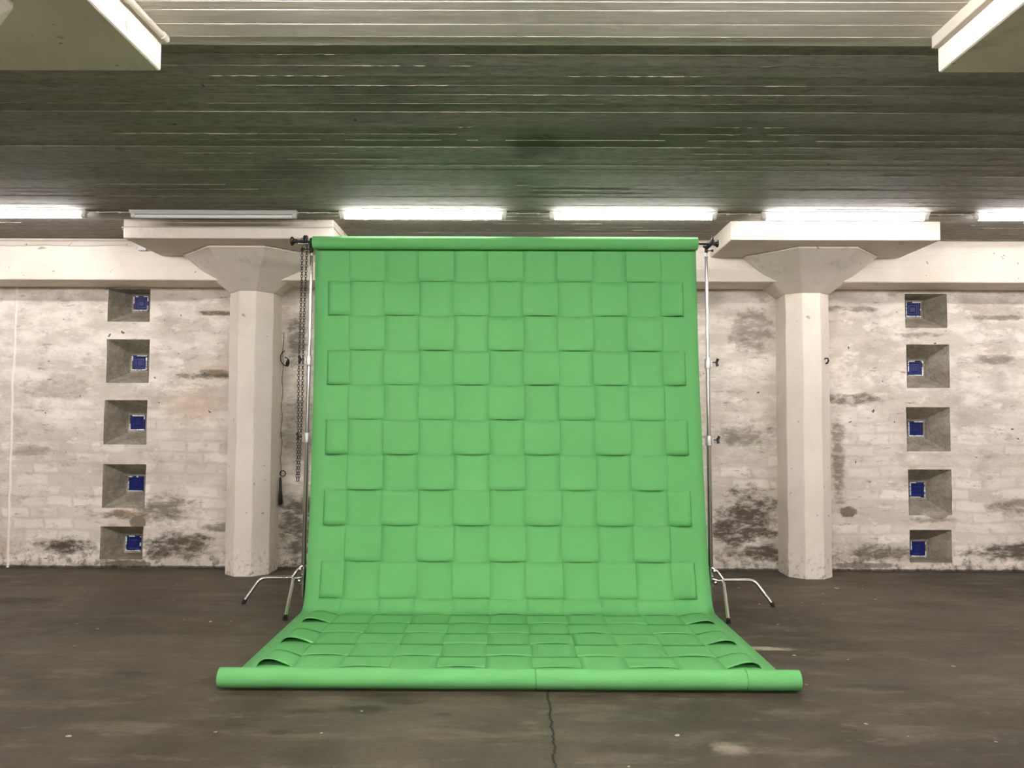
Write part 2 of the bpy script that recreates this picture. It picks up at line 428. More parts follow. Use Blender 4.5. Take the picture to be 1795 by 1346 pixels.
def wall_y(x, z):
    q = noise.fractal(Vector((x * 1.3, 3.1, z * 1.9)), 1.0, 2.0, 4) * 0.011 + noise.noise(Vector((x * 9, 0.3, z * 11))) * 0.0025
    return YW + q

def steps(vals, maxstep):
    vals = sorted(set(round(v, 4) for v in vals)); out = []
    for a, b in zip(vals[:-1], vals[1:]):
        n = max(1, math.ceil((b - a) / maxstep))
        out += [a + (b - a) * k / n for k in range(n)]
    return out + [vals[-1]]

def back_wall():
    mb = MB()
    def panel(x0, x1, zs, hx, mx):
        xs = steps([x0, x1] + hx, mx)
        vi = {}
        for i, x in enumerate(xs):
            for j, z in enumerate(zs):
                vi[i, j] = len(mb.v); mb.v.append((x, wall_y(x, z), z))
        for i in range(len(xs) - 1):
            for j in range(len(zs) - 1):
                cx, cz = (xs[i] + xs[i + 1]) / 2, (zs[j] + zs[j + 1]) / 2
                if any(n[0] < cx < n[1] and n[2] < cz < n[3] for n in NICHES): continue
                mb.f.append((vi[i, j], vi[i + 1, j], vi[i + 1, j + 1], vi[i, j + 1]))
    # five vertical bands so each column of niches has its own row lines
    zl = [n for q in NICHES[:5] for n in q[2:]] ; zr = [n for q in NICHES[5:] for n in q[2:]]
    xl = [n for q in NICHES[:5] for n in q[:2]] ; xr = [n for q in NICHES[5:] for n in q[:2]]
    zb = [-0.02, ZS + 0.05]
    panel(X0, -4.9, steps(zb, 0.5), [], 0.6)
    panel(-4.9, -2.4, steps(zb + zl, 0.035), xl, 0.035)
    panel(-2.4, 2.6, steps(zb, 0.06), [], 0.06)
    panel(2.6, 4.9, steps(zb + zr, 0.035), xr, 0.035)
    panel(4.9, X1, steps(zb, 0.5), [], 0.6)
    o = build('wall_back', mb, M['wall'], smooth=40)
    return tag(o, kind='structure')
back_wall()

def slab(name, a, b, mat):
    return tag(build(name, MB().box(a, b), mat), kind='structure')
slab('floor', (X0, Y0, -0.2), (X1, YW + 0.3, 0), M['floor'])
slab('wall_left', (X0 - 0.2, Y0, 0), (X0, YW + 0.3, ZC), M['wall'])
slab('wall_right', (X1, Y0, 0), (X1 + 0.2, YW + 0.3, ZC), M['wall'])
slab('wall_rear', (X0, Y0 - 0.2, 0), (X1, Y0, ZC), M['wall'])
slab('wall_outer', (X0, YW + ND + 0.08, -0.1), (X1, YW + ND + 0.2, ZC), M['paint'])
bm_ = build('trim_1', MB().box((X0, YB, ZS), (X1, YW + 0.03, ZC + 0.01)), M['beam'], bevel=0.012)
tag(bm_, kind='structure')

def ceiling():
    mb = MB(); rnd = random.Random(3)
    joints = [2.826, 2.886, 2.99, 3.086, 3.163, 3.253, 3.359, 3.461, 3.562, 3.663, 3.767, 3.869, 3.978, 4.067, 4.173, 4.267, 4.375, 4.479, 4.585, 4.691]
    y = 4.691
    while y < YB + 0.15: y += rnd.uniform(0.085, 0.115); joints.append(y)
    y = 2.826
    pre = []
    while y > Y0: y -= rnd.uniform(0.09, 0.115); pre.append(y)
    joints = pre[::-1] + joints
    nx = 61; xs = [X0 + (X1 - X0) * i / (nx - 1) for i in range(nx)]
    prev = None
    for r_ in range(len(joints) - 1):
        ya, yb = joints[r_], joints[r_ + 1]
        base = ZC + (rnd.uniform(-0.0013, 0.0013) if ya > 3.16 else rnd.uniform(-0.0009, 0.0004) - 0.005)
        tilt = rnd.uniform(-0.0005, 0.0005)
        br = rnd.uniform(X0, X1)
        off = rnd.uniform(-0.0015, 0.0015)
        za, zb_ = [], []
        for x in xs:
            q = noise.noise(Vector((x * 0.6, ya * 3, 0))) * 0.0018 + (off if x > br else 0)
            za.append(base + tilt + q); zb_.append(base - tilt + q)
        o = len(mb.v)
        mb.v += [(x, ya, z) for x, z in zip(xs, za)] + [(x, yb, z) for x, z in zip(xs, zb_)]
        for i in range(nx - 1): mb.f.append((o + i, o + nx + i, o + nx + i + 1, o + i + 1))
        if prev is not None:
            for i in range(nx - 1): mb.f.append((prev + i, o + i, o + i + 1, prev + i + 1))
        prev = o + nx
    # thin fins of mortar that leaked between the boards
    for yj in joints:
        if yj < 2.4 or yj > YB: continue
        full = yj in (3.086,); x = -4.5
        dens = (rnd.uniform(0.25, 0.9) if yj > 3.17 else 0.35) if yj < 4.8 else (0.3 if yj < 5.75 else 0.65)
        while x < 4.7:
            ln = rnd.uniform(0.05, 0.95) if not full else 2.0
            if full or rnd.random() < dens * (0.55 if x < -1.3 else 1.0) * (0.6 if x > 2.6 else 1.0):
                h = (rnd.uniform(0.0004, 0.0042) if yj > 3.17 else rnd.uniform(0.0, 0.0016)) if not full else 0.0022; ww = rnd.uniform(0.0008, 0.0019)
                k = max(2, int(ln / 0.022)); pts = []
                for i in range(k + 1):
                    hh = h * max(0.0, rnd.uniform(-0.55, 1.15)) if not full else h * rnd.uniform(0.8, 1)
                    if i in (0, k) and not full: hh = 0.0005
                    X = x + ln * i / k
                    pts += [(X, yj - ww, ZC + 0.004), (X, yj + rnd.uniform(-0.0012, 0.0012), ZC - (0.0008 if yj > 3.165 else 0.006) - hh), (X, yj + ww, ZC + 0.004)]
                mb.grid(pts, k + 1, 3)
            x += ln + (rnd.uniform(0.0, 0.35) if not full else 0)
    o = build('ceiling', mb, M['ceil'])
    # the slab above the board-marked face
    tag(o, kind='structure')
    slab('ceiling_slab', (X0, Y0, ZC + 0.03), (X1, YW + 0.3, ZC + 0.2), M['ceil'])
ceiling()

# glass blocks deep in the wall funnels
for i, (n, bz) in enumerate(zip(NICHES, BLOCKZ)):
    cx = (n[0] + n[1]) / 2; y = YW + ND
    wo = thing('window_%d' % (i + 1), (cx, y, bz), None, None); wo['kind'] = 'structure'
    zlo, zhi = max(bz - 0.082, n[2] + 0.004), min(bz + 0.082, n[3] - 0.003)
    rnd = random.Random(i + 20)
    # splayed reveal of bare concrete, from the rough opening to the little square hole
    mb = MB(); x0, x1, z0, z1 = n; hw = 0.082
    bx0, bx1, bz0, bz1 = cx - hw, cx + hw, max(bz - hw, z0 + 0.004), min(bz + hw, z1 - 0.003)
    K = 9
    for side in range(4):
        pts = []
        for d in range(K):
            t = d / (K - 1)
            ax0, ax1 = x0 + (bx0 - x0) * t, x1 + (bx1 - x1) * t
            az0, az1 = z0 + (bz0 - z0) * t, z1 + (bz1 - z1) * t
            nk = 12
            for k in range(nk):
                u = k / (nk - 1)
                xx, zz = [(ax0, az0 + (az1 - az0) * u), (ax1, az1 + (az0 - az1) * u), (ax1 + (ax0 - ax1) * u, az0), (ax0 + (ax1 - ax0) * u, az1)][side]
                fx, fz = x0 + (x1 - x0) * (xx - ax0) / (ax1 - ax0), z0 + (z1 - z0) * (zz - az0) / (az1 - az0)
                yy = (wall_y(fx, fz) - 0.001) * (1 - t) + (YW + ND) * t
                b = math.sin(PI * t) * 0.007
                pts.append((xx + b * noise.noise(Vector((xx * 7, yy * 7, zz * 7))), yy, zz + b * noise.noise(Vector((xx * 7 + 9, yy * 7, zz * 7)))))
        mb.grid(pts, K, 12, False)
    build('reveal', mb, M['bare'], wo, smooth=50)
    mb = MB()
    def ring(hx, z0, z1, yy): return [(cx - hx, yy, z0), (cx + hx, yy, z0), (cx + hx, yy, z1), (cx - hx, yy, z1)]
    mb.loft([ring(0.084, zlo - 0.002, zhi + 0.002, y + 0.05), ring(0.084, zlo - 0.002, zhi + 0.002, y - 0.002), ring(0.068, bz - 0.066, bz + 0.066, y + 0.006), ring(0.068, bz - 0.066, bz + 0.066, y + 0.05)], cap0=False, cap1=False)
    build('mortar_bed', mb, M['bare'], wo)
    mb = MB()                                        # bright broken rim of the glass
    segs = [((-0.064, -0.063), (0.064, -0.063)), ((0.063, -0.06), (0.063, 0.06)), ((0.064, 0.063), (-0.064, 0.063)), ((-0.063, 0.06), (-0.063, -0.06))]
    for q, (a, b) in enumerate(segs):
        u = 0.0
        while u < 1:
            e = min(1, u + rnd.uniform(0.10, 0.42))
            if rnd.random() < (0.95 if q == 0 else 0.62):
                p1 = (cx + a[0] + (b[0] - a[0]) * u, y - 0.003, bz + a[1] + (b[1] - a[1]) * u)
                p2 = (cx + a[0] + (b[0] - a[0]) * e, y - 0.003, bz + a[1] + (b[1] - a[1]) * e)
                mb.tube([p1, p2], rnd.uniform(0.0040, 0.0072), 8)
            u = e + rnd.uniform(0.02, 0.06)
    build('window_frame', mb, M['frame'], wo, smooth=40)
    mb = MB()
    def rg(h, yy): return [(cx - h, yy, bz - h), (cx + h, yy, bz - h), (cx + h, yy, bz + h), (cx - h, yy, bz + h)]
    mb.loft([rg(0.067, y + 0.055), rg(0.067, y + 0.012), rg(0.060, y + 0.006), rg(0.046, y + 0.006), rg(0.043, y + 0.012), rg(0.028, y + 0.012), rg(0.025, y + 0.007)])
    build('glass_block', mb, M['glass'], wo, bevel=0.003)

# ------------------------------------------------------------------ columns
def octa(cx, hw_f, hw, yf, yc, ye, z):
    return [(cx - hw_f, yf, z), (cx + hw_f, yf, z), (cx + hw, yc, z), (cx + hw, ye, z), (cx - hw, ye, z), (cx - hw, yc, z)]

def wobble(mb, amp, sc_=3.0):
    mb.v = [tuple(Vector(v) + Vector([noise.noise(Vector(v) * sc_ + Vector((k * 7.3, 1.1, 0))) * amp for k in range(3)])) for v in mb.v]

def wall_column(label, cxs, shaft_fw, shaft_w, cap_c, cap_fw, cap_w, px0, px1, cap_y):
    t = thing('concrete_column', (cxs, 6.63, 0), label, 'column')
    mb = MB(); N = 36
    rings = [octa(cxs, shaft_fw, shaft_w, 6.632, 6.632 + (shaft_w - shaft_fw), YW + 0.03, -0.01 + 2.345 * k / N) for k in range(N + 1)]
    # split the faces so the arrises can be slightly uneven
    mb.loft(rings); wobble(mb, 0.006, 4.0)
    build('shaft', mb, M['shaft'], t, bevel=0.006)
    mb = MB(); rings = []
    prof = [(0.0, 2.335), (0.25, 2.400), (0.5, 2.467), (0.75, 2.535), (0.97, 2.600), (1.0, 2.605), (1.0, 2.625)]
    for u, z in prof:
        lerp = lambda a, b: a + (b - a) * u
        cx = lerp(cxs, cap_c); fw = lerp(shaft_fw, cap_fw); hw = lerp(shaft_w, cap_w)
        yf = lerp(6.63, cap_y[0]); yc = lerp(6.63 + (shaft_w - shaft_fw), cap_y[1])
        rings.append(octa(cx, fw, hw, yf, yc, YW + 0.02, z))
    mb.loft(rings); build('capital', mb, M['shaft'], t, bevel=0.006)
    mb = MB().box((px0, 5.980, 2.622), (px1, YB + 0.02, ZC + 0.012))
    build('drop_panel', mb, M['paint'], t, bevel=0.010)
    return t
wall_column('whitewashed octagonal column standing left of the green paper, unlit lamp above it', -2.210, 0.070, 0.183, -2.163, 0.2185, 0.550, -2.9335, -1.362, (6.205, 6.548))
wall_column('whitewashed octagonal column standing right of the green paper, glowing lamp above it', 2.436, 0.075, 0.181, 2.405, 0.2300, 0.530, 1.605, 3.165, (6.180, 6.525))

def free_column(label, cx, cy, x0, x1):
    t = thing('concrete_column', (cx, cy, 0), label, 'column')
    def ring(hf, hw, z):
        return [(cx - hf, cy - hw, z), (cx + hf, cy - hw, z), (cx + hw, cy - hf, z), (cx + hw, cy + hf, z), (cx + hf, cy + hw, z), (cx - hf, cy + hw, z), (cx - hw, cy + hf, z), (cx - hw, cy - hf, z)]
    mb = MB(); mb.loft([ring(0.075, 0.185, -0.01 + 2.345 * k / 30) for k in range(31)]); wobble(mb, 0.006, 4.0)
    build('shaft', mb, M['shaft'], t, bevel=0.006)
    mb = MB(); mb.loft([ring(0.075, 0.185, 2.335), ring(0.222, 0.545, 2.602), ring(0.222, 0.545, 2.625)])
    build('capital', mb, M['shaft'], t, bevel=0.006)
    mb = MB().box((x0, 1.56, 2.622), (x1, 3.099, ZC + 0.012))
    build('drop_panel', mb, M['paint'], t, bevel=0.010)
    return t
free_column('nearer whitewashed column whose ceiling slab juts in at top left', -2.19, 2.36, -2.94, -1.386)
free_column('nearer whitewashed column whose ceiling slab juts in at top right', 2.42, 2.33, 1.641, 3.19)

# ------------------------------------------------------------------ fluorescent lamps
LY = 5.74
def make_lamp(mat, loc):
    t = thing('tube_lamp', (0, 0, 0), None, 'ceiling lamp')
    L = 1.20
    mb = MB(); prof = [(-0.030, 0.006), (-0.027, -0.003), (-0.009, -0.024), (0.009, -0.024), (0.027, -0.003), (0.030, 0.006)]
    mb.loft([[(x, y, z) for y, z in prof] for x in (-L / 2, L / 2)])
    build('batten', mb, M['batten'], t)
    for s in (-1, 1):
        mb = MB(); x = s * (L / 2 - 0.022)
        mb.loft([[(x + dx, y, z) for y, z in ((-0.015, -0.022), (-0.015, -0.046), (-0.008, -0.053), (0.008, -0.053), (0.015, -0.046), (0.015, -0.022))] for dx in (-0.016, 0.016)])
        build('lamp_holder', mb, M['batten'], t, bevel=0.002)
    mb = MB().tube([(-0.562, 0, -0.0400), (0.562, 0, -0.0400)], 0.0135, 16)
    build('tube', mb, M[mat], t, smooth=50)
    t.location = loc
    return t
lamp_on = make_lamp('far_lit', (-3.68, LY, ZC))
tag(lamp_on, 'glowing fluorescent tube at the far left edge, left of the unlit one')
lamp_off = make_lamp('unlit', (-2.165, LY, ZC))
tag(lamp_off, 'unlit white fluorescent tube above the left column', group='row of ceiling tubes above the backdrop')
lamp_on['group'] = 'row of ceiling tubes above the backdrop'
for x, lab in ((-0.665, 'glowing fluorescent tube above the left half of the green paper roll'),
               (0.840, 'glowing fluorescent tube above the right half of the green paper roll'),
               (2.355, 'glowing fluorescent tube against the slab of the right column'),
               (3.870, 'glowing fluorescent tube at the far right edge, right of the right column')):
    o = copy_tree(lamp_on); o.location = (x, LY, ZC); o['label'] = lab
lamp_near = make_lamp('lit', (-0.665, 2.20, ZC - 0.004))  # unseen rows, placed and powered to light paper and ceiling from the front
k = 0
for y, xs_ in ((2.20, (-0.665, -5.19, -3.68, 0.84, 3.87, 5.38)), (-2.2, (-6.7, -5.19, -3.68, -2.165, -0.665, 0.84, 2.355, 3.87, 5.38, 6.9))):
    for x in xs_:
        o = lamp_near if k == 0 else copy_tree(lamp_near); k += 1; o.location = (x, y, ZC - 0.004)
        o['label'] = 'glowing fluorescent ceiling tube in an unseen nearer row, placed for fill light'; o['group'] = 'nearer rows of ceiling tubes'; o['category'] = 'ceiling lamp'
for x in (-6.7, -5.19, 5.38, 6.9):
    o = copy_tree(lamp_on); o.location = (x, LY, ZC)
    o['label'] = 'glowing fluorescent ceiling tube in the far row beyond the picture edge'; o['group'] = 'far row tubes beyond the picture edge'

def cable(name, pts, r, label, cat='cable', mat='cable', clips=()):
    mb = MB().tube(pts, r, 8)
    for c in clips: mb.box((c[0] - 0.008, c[1] - 0.006, c[2] - 0.007), (c[0] + 0.008, c[1] + 0.006, c[2] + 0.004))
    return tag(build(name, mb, M[mat], smooth=50), label, cat)
for xa, xb, lab in ((-3.08, -2.765, 'thin grey cable joining the far left lit tube and the unlit tube'), (-1.565, -1.265, 'thin grey cable joining the unlit tube and the lit tube right of it'),
                    (-0.065, 0.24, 'thin grey cable between the two lit tubes above the paper roll'), (1.44, 1.755, 'thin grey cable between the right paper tube and the right column tube'),
                    (2.955, 3.27, 'thin grey cable between the right column tube and the far right tube')):
    n = 6
    cable('lamp_cable', [(xa - 0.005 + (xb - xa + 0.01) * k / n, LY, ZC - 0.010 + 0.002 * math.sin(k * 2.1)) for k in range(n + 1)], 0.0035, lab,
          clips=[(xa + (xb - xa) * q, LY, ZC - 0.010) for q in (0.25, 0.75)])
cable('surface_cable', [(-2.965, 6.10, 2.700), (-2.950, 6.02, 2.690), (-2.940, 5.973, 2.702)] + [(-2.92 + 1.54 * k / 8, 5.9745, 2.706 + 0.001 * math.sin(k * 1.7)) for k in range(9)] +
      [(-1.362, 5.973, 2.708), (-1.357, 5.99, 2.708), (-1.357, 6.30, 2.70), (-1.357, 6.60, 2.69)], 0.0045, 'pale cable running across the slab of the left column')
cable('surface_cable', [(-4.9 + 1.95 * k / 10, YB - 0.006, 2.748 + 0.0015 * math.sin(k)) for k in range(11)], 0.006, 'upper pale cable along the top of the left wall beam')
cable('surface_cable', [(-4.9 + 1.72 * k / 12, YB - 0.005, 2.712 - 0.010 * math.sin(PI * ((k * 0.28) % 1.0))) for k in range(13)], 0.004, 'lower sagging pale cable on the left wall beam',
      clips=[(-4.05, YB - 0.006, 2.715), (-3.22, YB - 0.006, 2.715)])
jb = thing('junction_box', (-3.075, YB - 0.016, 2.675), 'small white junction box on the left wall beam below the cables', 'junction box')
build('body', MB().box((-3.112, YB - 0.034, 2.660), (-3.040, YB + 0.002, 2.696)), M['batten'], jb, bevel=0.004)
build('cable_gland', MB().tube([(-3.112, YB - 0.016, 2.680), (-3.130, YB - 0.016, 2.684)], 0.008, 10), M['batten'], jb, smooth=50)

# conduit along the nearer left slab
cp = thing('conduit_pipe', (-1.360, 2.6, 2.738), 'painted conduit pipe along the slab side at top left', 'pipe')
build('pipe', MB().tube([(-1.372, 1.30, 2.735), (-1.366, 2.2, 2.736), (-1.362, 2.98, 2.737), (-1.360, 3.045, 2.738)], 0.0125, 14), M['pipe'], cp, smooth=50)
build('clamp', MB().tube([(-1.3643, 2.745, 2.7365), (-1.3638, 2.775, 2.7366)], 0.0165, 14).box((-1.386, 2.748, 2.742), (-1.366, 2.772, 2.765)), M['pipe'], cp, smooth=50)
build('end_collar', MB().tube([(-1.3603, 3.035, 2.738), (-1.360, 3.072, 2.738)], 0.0155, 14), M['pipe'], cp, smooth=50)
cp = thing('cable_strip', (1.630, 2.6, 2.738), 'narrow painted strip along the slab side at top right', 'pipe')
build('strip', MB().box((1.612, 1.56, 2.712), (1.642, 3.085, ZC + 0.004)), M['pipe'], cp, bevel=0.004)

# hook on the right column, dead cable beside the left one
mb = MB().tube([(2.560, 6.700, 1.752), (2.575, 6.672, 1.758), (2.580, 6.660, 1.778), (2.572, 6.656, 1.795), (2.556, 6.664, 1.796), (2.548, 6.674, 1.784)], [0.007, 0.007, 0.0065, 0.006, 0.006, 0.004], 10)
tag(build('wall_hook', mb, M['rubber'], smooth=50), 'small black iron hook on the right column', 'hook')
hc = thing('hanging_cable', (-2.0, 6.94, 0.80), 'black dead cable with a plug hanging between left column and backdrop', 'cable')
rnd = random.Random(5)
pts = [(-2.006 + 0.006 * math.sin(k * 1.3) + rnd.uniform(-0.003, 0.003), 6.968, 2.02 - 1.22 * k / 26) for k in range(27)]
build('cord', MB().tube(pts, 0.0022, 8), M['rubber'], hc, smooth=50)
build('loop', MB().tube([(-1.985 + 0.035 * math.sin(a * 0.62) , 6.955 - 0.01 * math.sin(a), 1.76 + 0.05 * math.cos(a * 0.62) + 0.006 * a) for a in range(0, 11)], 0.004, 8), M['rubber'], hc, smooth=50)
build('lump', MB().lathe([(0, 0.003), (0.01, 0.013), (0.03, 0.017), (0.055, 0.011), (0.07, 0.004)], (-1.965, 6.95, 1.73), (0.2, 0, 1), 12), M['rubber'], hc, smooth=60)
build('plug', MB().lathe([(0, 0.006), (0.02, 0.011), (0.10, 0.012), (0.12, 0.013), (0.16, 0.017), (0.225, 0.019), (0.235, 0.012)], (-2.003, 6.945, 0.785), (0.02, 0, -1), 16), M['black'], hc, smooth=50)
build('ring', MB().tube([(-1.985 + 0.024 * math.cos(a * PI / 6), 6.95, 0.815 + 0.024 * math.sin(a * PI / 6)) for a in range(13)], 0.004, 8), M['rubber'], hc, smooth=50)

# ------------------------------------------------------------------ woven paper backdrop
PR = [(5.735, 2.528), (5.735, 2.24), (5.717, 1.825), (5.687, 1.42), (5.662, 1.22), (5.640, 0.943), (5.598, 0.633), (5.550, 0.345), (5.512, 0.215), (5.480, 0.110), (5.445, 0.045), (5.400, 0.0125), (5.34, 0.0075), (5.20, 0.0075), (3.86, 0.0075)]
def profile():
    out = []
    P = [Vector((a, b)) for a, b in PR]
    P = [P[0] * 2 - P[1]] + P + [P[-1] * 2 - P[-2]]
    for i in range(1, len(P) - 2):
        n = max(2, int((P[i + 1] - P[i]).length / 0.008))
        for k in range(n):
            t = k / n; a, b, c, d = P[i - 1:i + 3]
            # centripetal-ish cubic with damped tangents so that uneven spans do not overshoot
            L = (c - b).length; m1 = (c - a).normalized() * L; m2 = (d - b).normalized() * L
            h00, h10, h01, h11 = 2 * t**3 - 3 * t**2 + 1, t**3 - 2 * t**2 + t, -2 * t**3 + 3 * t**2, t**3 - t**2
            out.append(b * h00 + m1 * h10 + c * h01 + m2 * h11)
    out.append(P[-2]); return out
PF = profile()
SS = [0.0]
for a, b in zip(PF[:-1], PF[1:]): SS.append(SS[-1] + (b - a).length)
S_END = SS[-1]
# my s values are measured from z = 2.5, the mesh starts a little higher, at the roll axis
SOFF = 0.028
import bisect
def sheet(x, s, off):
    """x = local position across the paper, s = length down the paper, off = lift off the paper"""
    q = min(max(s + SOFF, 0.0), S_END); i = min(max(bisect.bisect_right(SS, q) - 1, 0), len(SS) - 2)
    t = (q - SS[i]) / (SS[i + 1] - SS[i]); p = PF[i].lerp(PF[i + 1], t)
    j0, j1 = max(i - 2, 0), min(i + 3, len(PF) - 1); d = (PF[j1] - PF[j0]).normalized()
    nrm = Vector((d.y, -d.x))        # towards the viewer, up on the floor
    cx = -0.074 + 0.052 * q / 4.1
    return (x + cx, p.x + nrm.x * off, max(p.y + nrm.y * off, 0.0012))
EDGES = [-0.02, 0.242, 0.487, 0.737, 0.981, 1.228, 1.470, 1.715, 1.955, 2.198, 2.442, 2.607, 2.838, 3.07, 3.305, 3.545, 3.745, 3.99]
NROW = len(EDGES) - 1
def is_a(j): return j % 2 == 1            # rows whose ends bulge out over the margins
CW = 0.2465; K0 = -1.109
KX = [K0 + CW * k for k in range(10)]
HALF = 1.36
def amp(s):
    if s > 3.88: return 0.0
    if s > 2.5: return 0.0019
    if s > 2.1: return 0.0085 - 0.0066 * (s - 2.1) / 0.4
    return 0.0085
rw = random.Random(11)
AMPV = {(i, j): rw.uniform(0.45, 1.25) for i in range(-1, 10) for j in range(NROW)}
AMPH = {(i, j): rw.uniform(0.55, 1.35) for i in range(-1, 10) for j in range(NROW)}
def v_over(i, j): return (i % 2 == 0) if is_a(j) else (i % 2 == 1)
def row_of(s):
    return min(max(bisect.bisect_right(EDGES, s) - 1, 0), NROW - 1)
def ph(s, j): return math.sin(PI * min(max((s - EDGES[j]) / (EDGES[j + 1] - EDGES[j]), 0), 1))

pb = thing('paper_backdrop', (-0.05, 5.0, 0), 'green woven paper backdrop hung from a roll and swept onto the floor', 'photo backdrop')
S_LAST = S_END - SOFF - 0.001
s_samples = []
for j in range(NROW):
    e0, e1 = EDGES[j], min(EDGES[j + 1], S_LAST)
    if e1 <= e0: break
    n = 14
    s_samples += [e0 + (e1 - e0) * k / n for k in range(n)]
s_samples.append(S_LAST)

mb = MB()                       # the sheet itself: two margins and nine slit strips
for side in (-1, 1):
    us = [0, 0.012, 0.03, 0.055, 0.085, 0.12, 0.17, 0.25]
    pts = []
    for s in s_samples:
        j = row_of(s); i = -1 if side < 0 else 9
        for u in us:
            d = u
            sg = -0.9 if is_a(j) else 1.0
            lift = sg * amp(s) * ph(s, j) * math.exp(-(d / 0.055) ** 2) * AMPV[i, j]
            x = side * (1.1095 + u * (HALF - 1.1095) / 0.25)
            wav = 0.003 * math.sin(s * 4 + side) * (d / 0.25) ** 2 if s < 2.3 else 0
            pts.append(sheet(x, s, lift + wav))
    mb.grid(pts, len(s_samples), len(us), side < 0)
for i in range(9):
    pts = []; us = [0.0012, 0.05, 0.10, 0.1465, 0.1965, CW - 0.0012]
    for s in s_samples:
        j = row_of(s); sg = 1 if v_over(i, j) else -1
        a = sg * amp(s) * ph(s, j) * AMPV[i, j] * (0.28 if sg > 0 else 0.35)
        for u in us:
            curl = 0.0012 * (abs(u / CW - 0.5) * 2) ** 3 * (1 if sg > 0 else 0) * (1 if s < 2.5 else 0)
            pts.append(sheet(KX[i] + u, s, a + curl))
    mb.grid(pts, len(s_samples), len(us))
build('paper_sheet', mb, M['paper'], pb, smooth=35, solid=0.0007)

ARCH = {1: 0.030, 3: 0.029, 5: 0.031, 7: 0.034, 9: 0.024, 11: 0.026, 13: 0.030, 15: 0.036}
ARCHR = {1: 0.034, 3: 0.032, 5: 0.032, 7: 0.034, 9: 0.022, 11: 0.022, 13: 0.025, 15: 0.030}
for j in range(NROW - 1):
    e0, e1 = EDGES[j] + 0.0010, EDGES[j + 1] - 0.0010
    floor_row = e0 > 2.5
    outer = 1.290 if floor_row else 1.265
    ends = []
    cols = []                               # (local x, height)
    if is_a(j):
        n = 14
        for k in range(n):
            t = k / n; cols.append((-outer + (outer - 1.109) * t, ARCH[j] * math.sin(PI * t ** 0.62) - 0.0008))
    else:
        for k in range(6):
            d = 0.11 * (1 - k / 6); cols.append((-1.109 - d, -amp(e0 + .1) * 0.9 * math.sin(PI / 2 * min(d / 0.05, 1)) - 0.0012 * min(d / 0.02, 1)))
    for i in range(9):
        sg = -1 if v_over(i, j) else 1
        for k in range(10):
            t = k / 10
            cols.append((KX[i] + CW * t, sg * amp((e0 + e1) / 2) * math.sin(PI * t) * AMPH[i, j]))
    if is_a(j):
        n = 14
        for k in range(n + 1):
            t = 1 - k / n; cols.append((outer - (outer - 1.109) * t, ARCHR[j] * math.sin(PI * t ** 0.62) - 0.0008))
    else:
        for k in range(7):
            d = 0.11 * k / 6; cols.append((1.109 + d, -amp(e0 + .1) * 0.9 * math.sin(PI / 2 * min(d / 0.05, 1)) - 0.0012 * min(d / 0.02, 1)))
    ns = 7; pts = []
    skew = rw.uniform(-0.0012, 0.0012)
    for x, hgt in cols:
        for k in range(ns):
            s = e0 + (e1 - e0) * k / (ns - 1)
            # over cells bow out a touch more along their lower edge
            f = k / (ns - 1); q = hgt * (0.12 + 3.2 * f ** 5) if hgt > 0 else hgt * 0.30
            if is_a(j) and (x < -1.1095 or x > 1.1095): q = hgt * (0.90 + 0.2 * f)
            pts.append(sheet(x, s + skew * x, q))
    mb = MB().grid(pts, len(cols), ns, True)
    st = build('woven_strip', mb, M['paper'], pb, smooth=35, solid=0.0007)

def roll(name, cy, cz, r, xa, xb, grooves, rr=0.030):
    mb = MB(); prof = [(0, rr), (0.0, r - 0.003), (0.001, r)]
    for g in grooves: prof += [(g - 0.0024, r), (g - 0.0016, r - 0.0045), (g + 0.0016, r - 0.0045), (g + 0.0024, r)]
    L = xb - xa; prof += [(L - 0.001, r), (L, r - 0.003), (L, rr), (L - 0.10, rr), (L - 0.10, 0.001)]
    mb.lathe(prof, (xa, cy, cz), (1, 0, 0), 56)
    o = build(name, mb, M['paper'], pb, smooth=40)
    for s, x in ((-1, xa), (1, xb)):
        mb = MB(); mb.lathe([(0, rr - 0.004), (0.002, rr + 0.0005), (-0.08, rr + 0.0005), (-0.08, rr - 0.004), (0, rr - 0.004)], (x, cy, cz), (s, 0, 0), 32)
        build('core_tube', mb, M['card'], o, smooth=40)
    return o
roll('top_roll', 5.690, 2.5275, 0.0455, -1.436, 1.288, [])
roll('floor_roll', 3.868, 0.0090 + 0.0455, 0.0455, -1.386, 1.340, [1.386 + 0.102, 1.386 + 1.087])

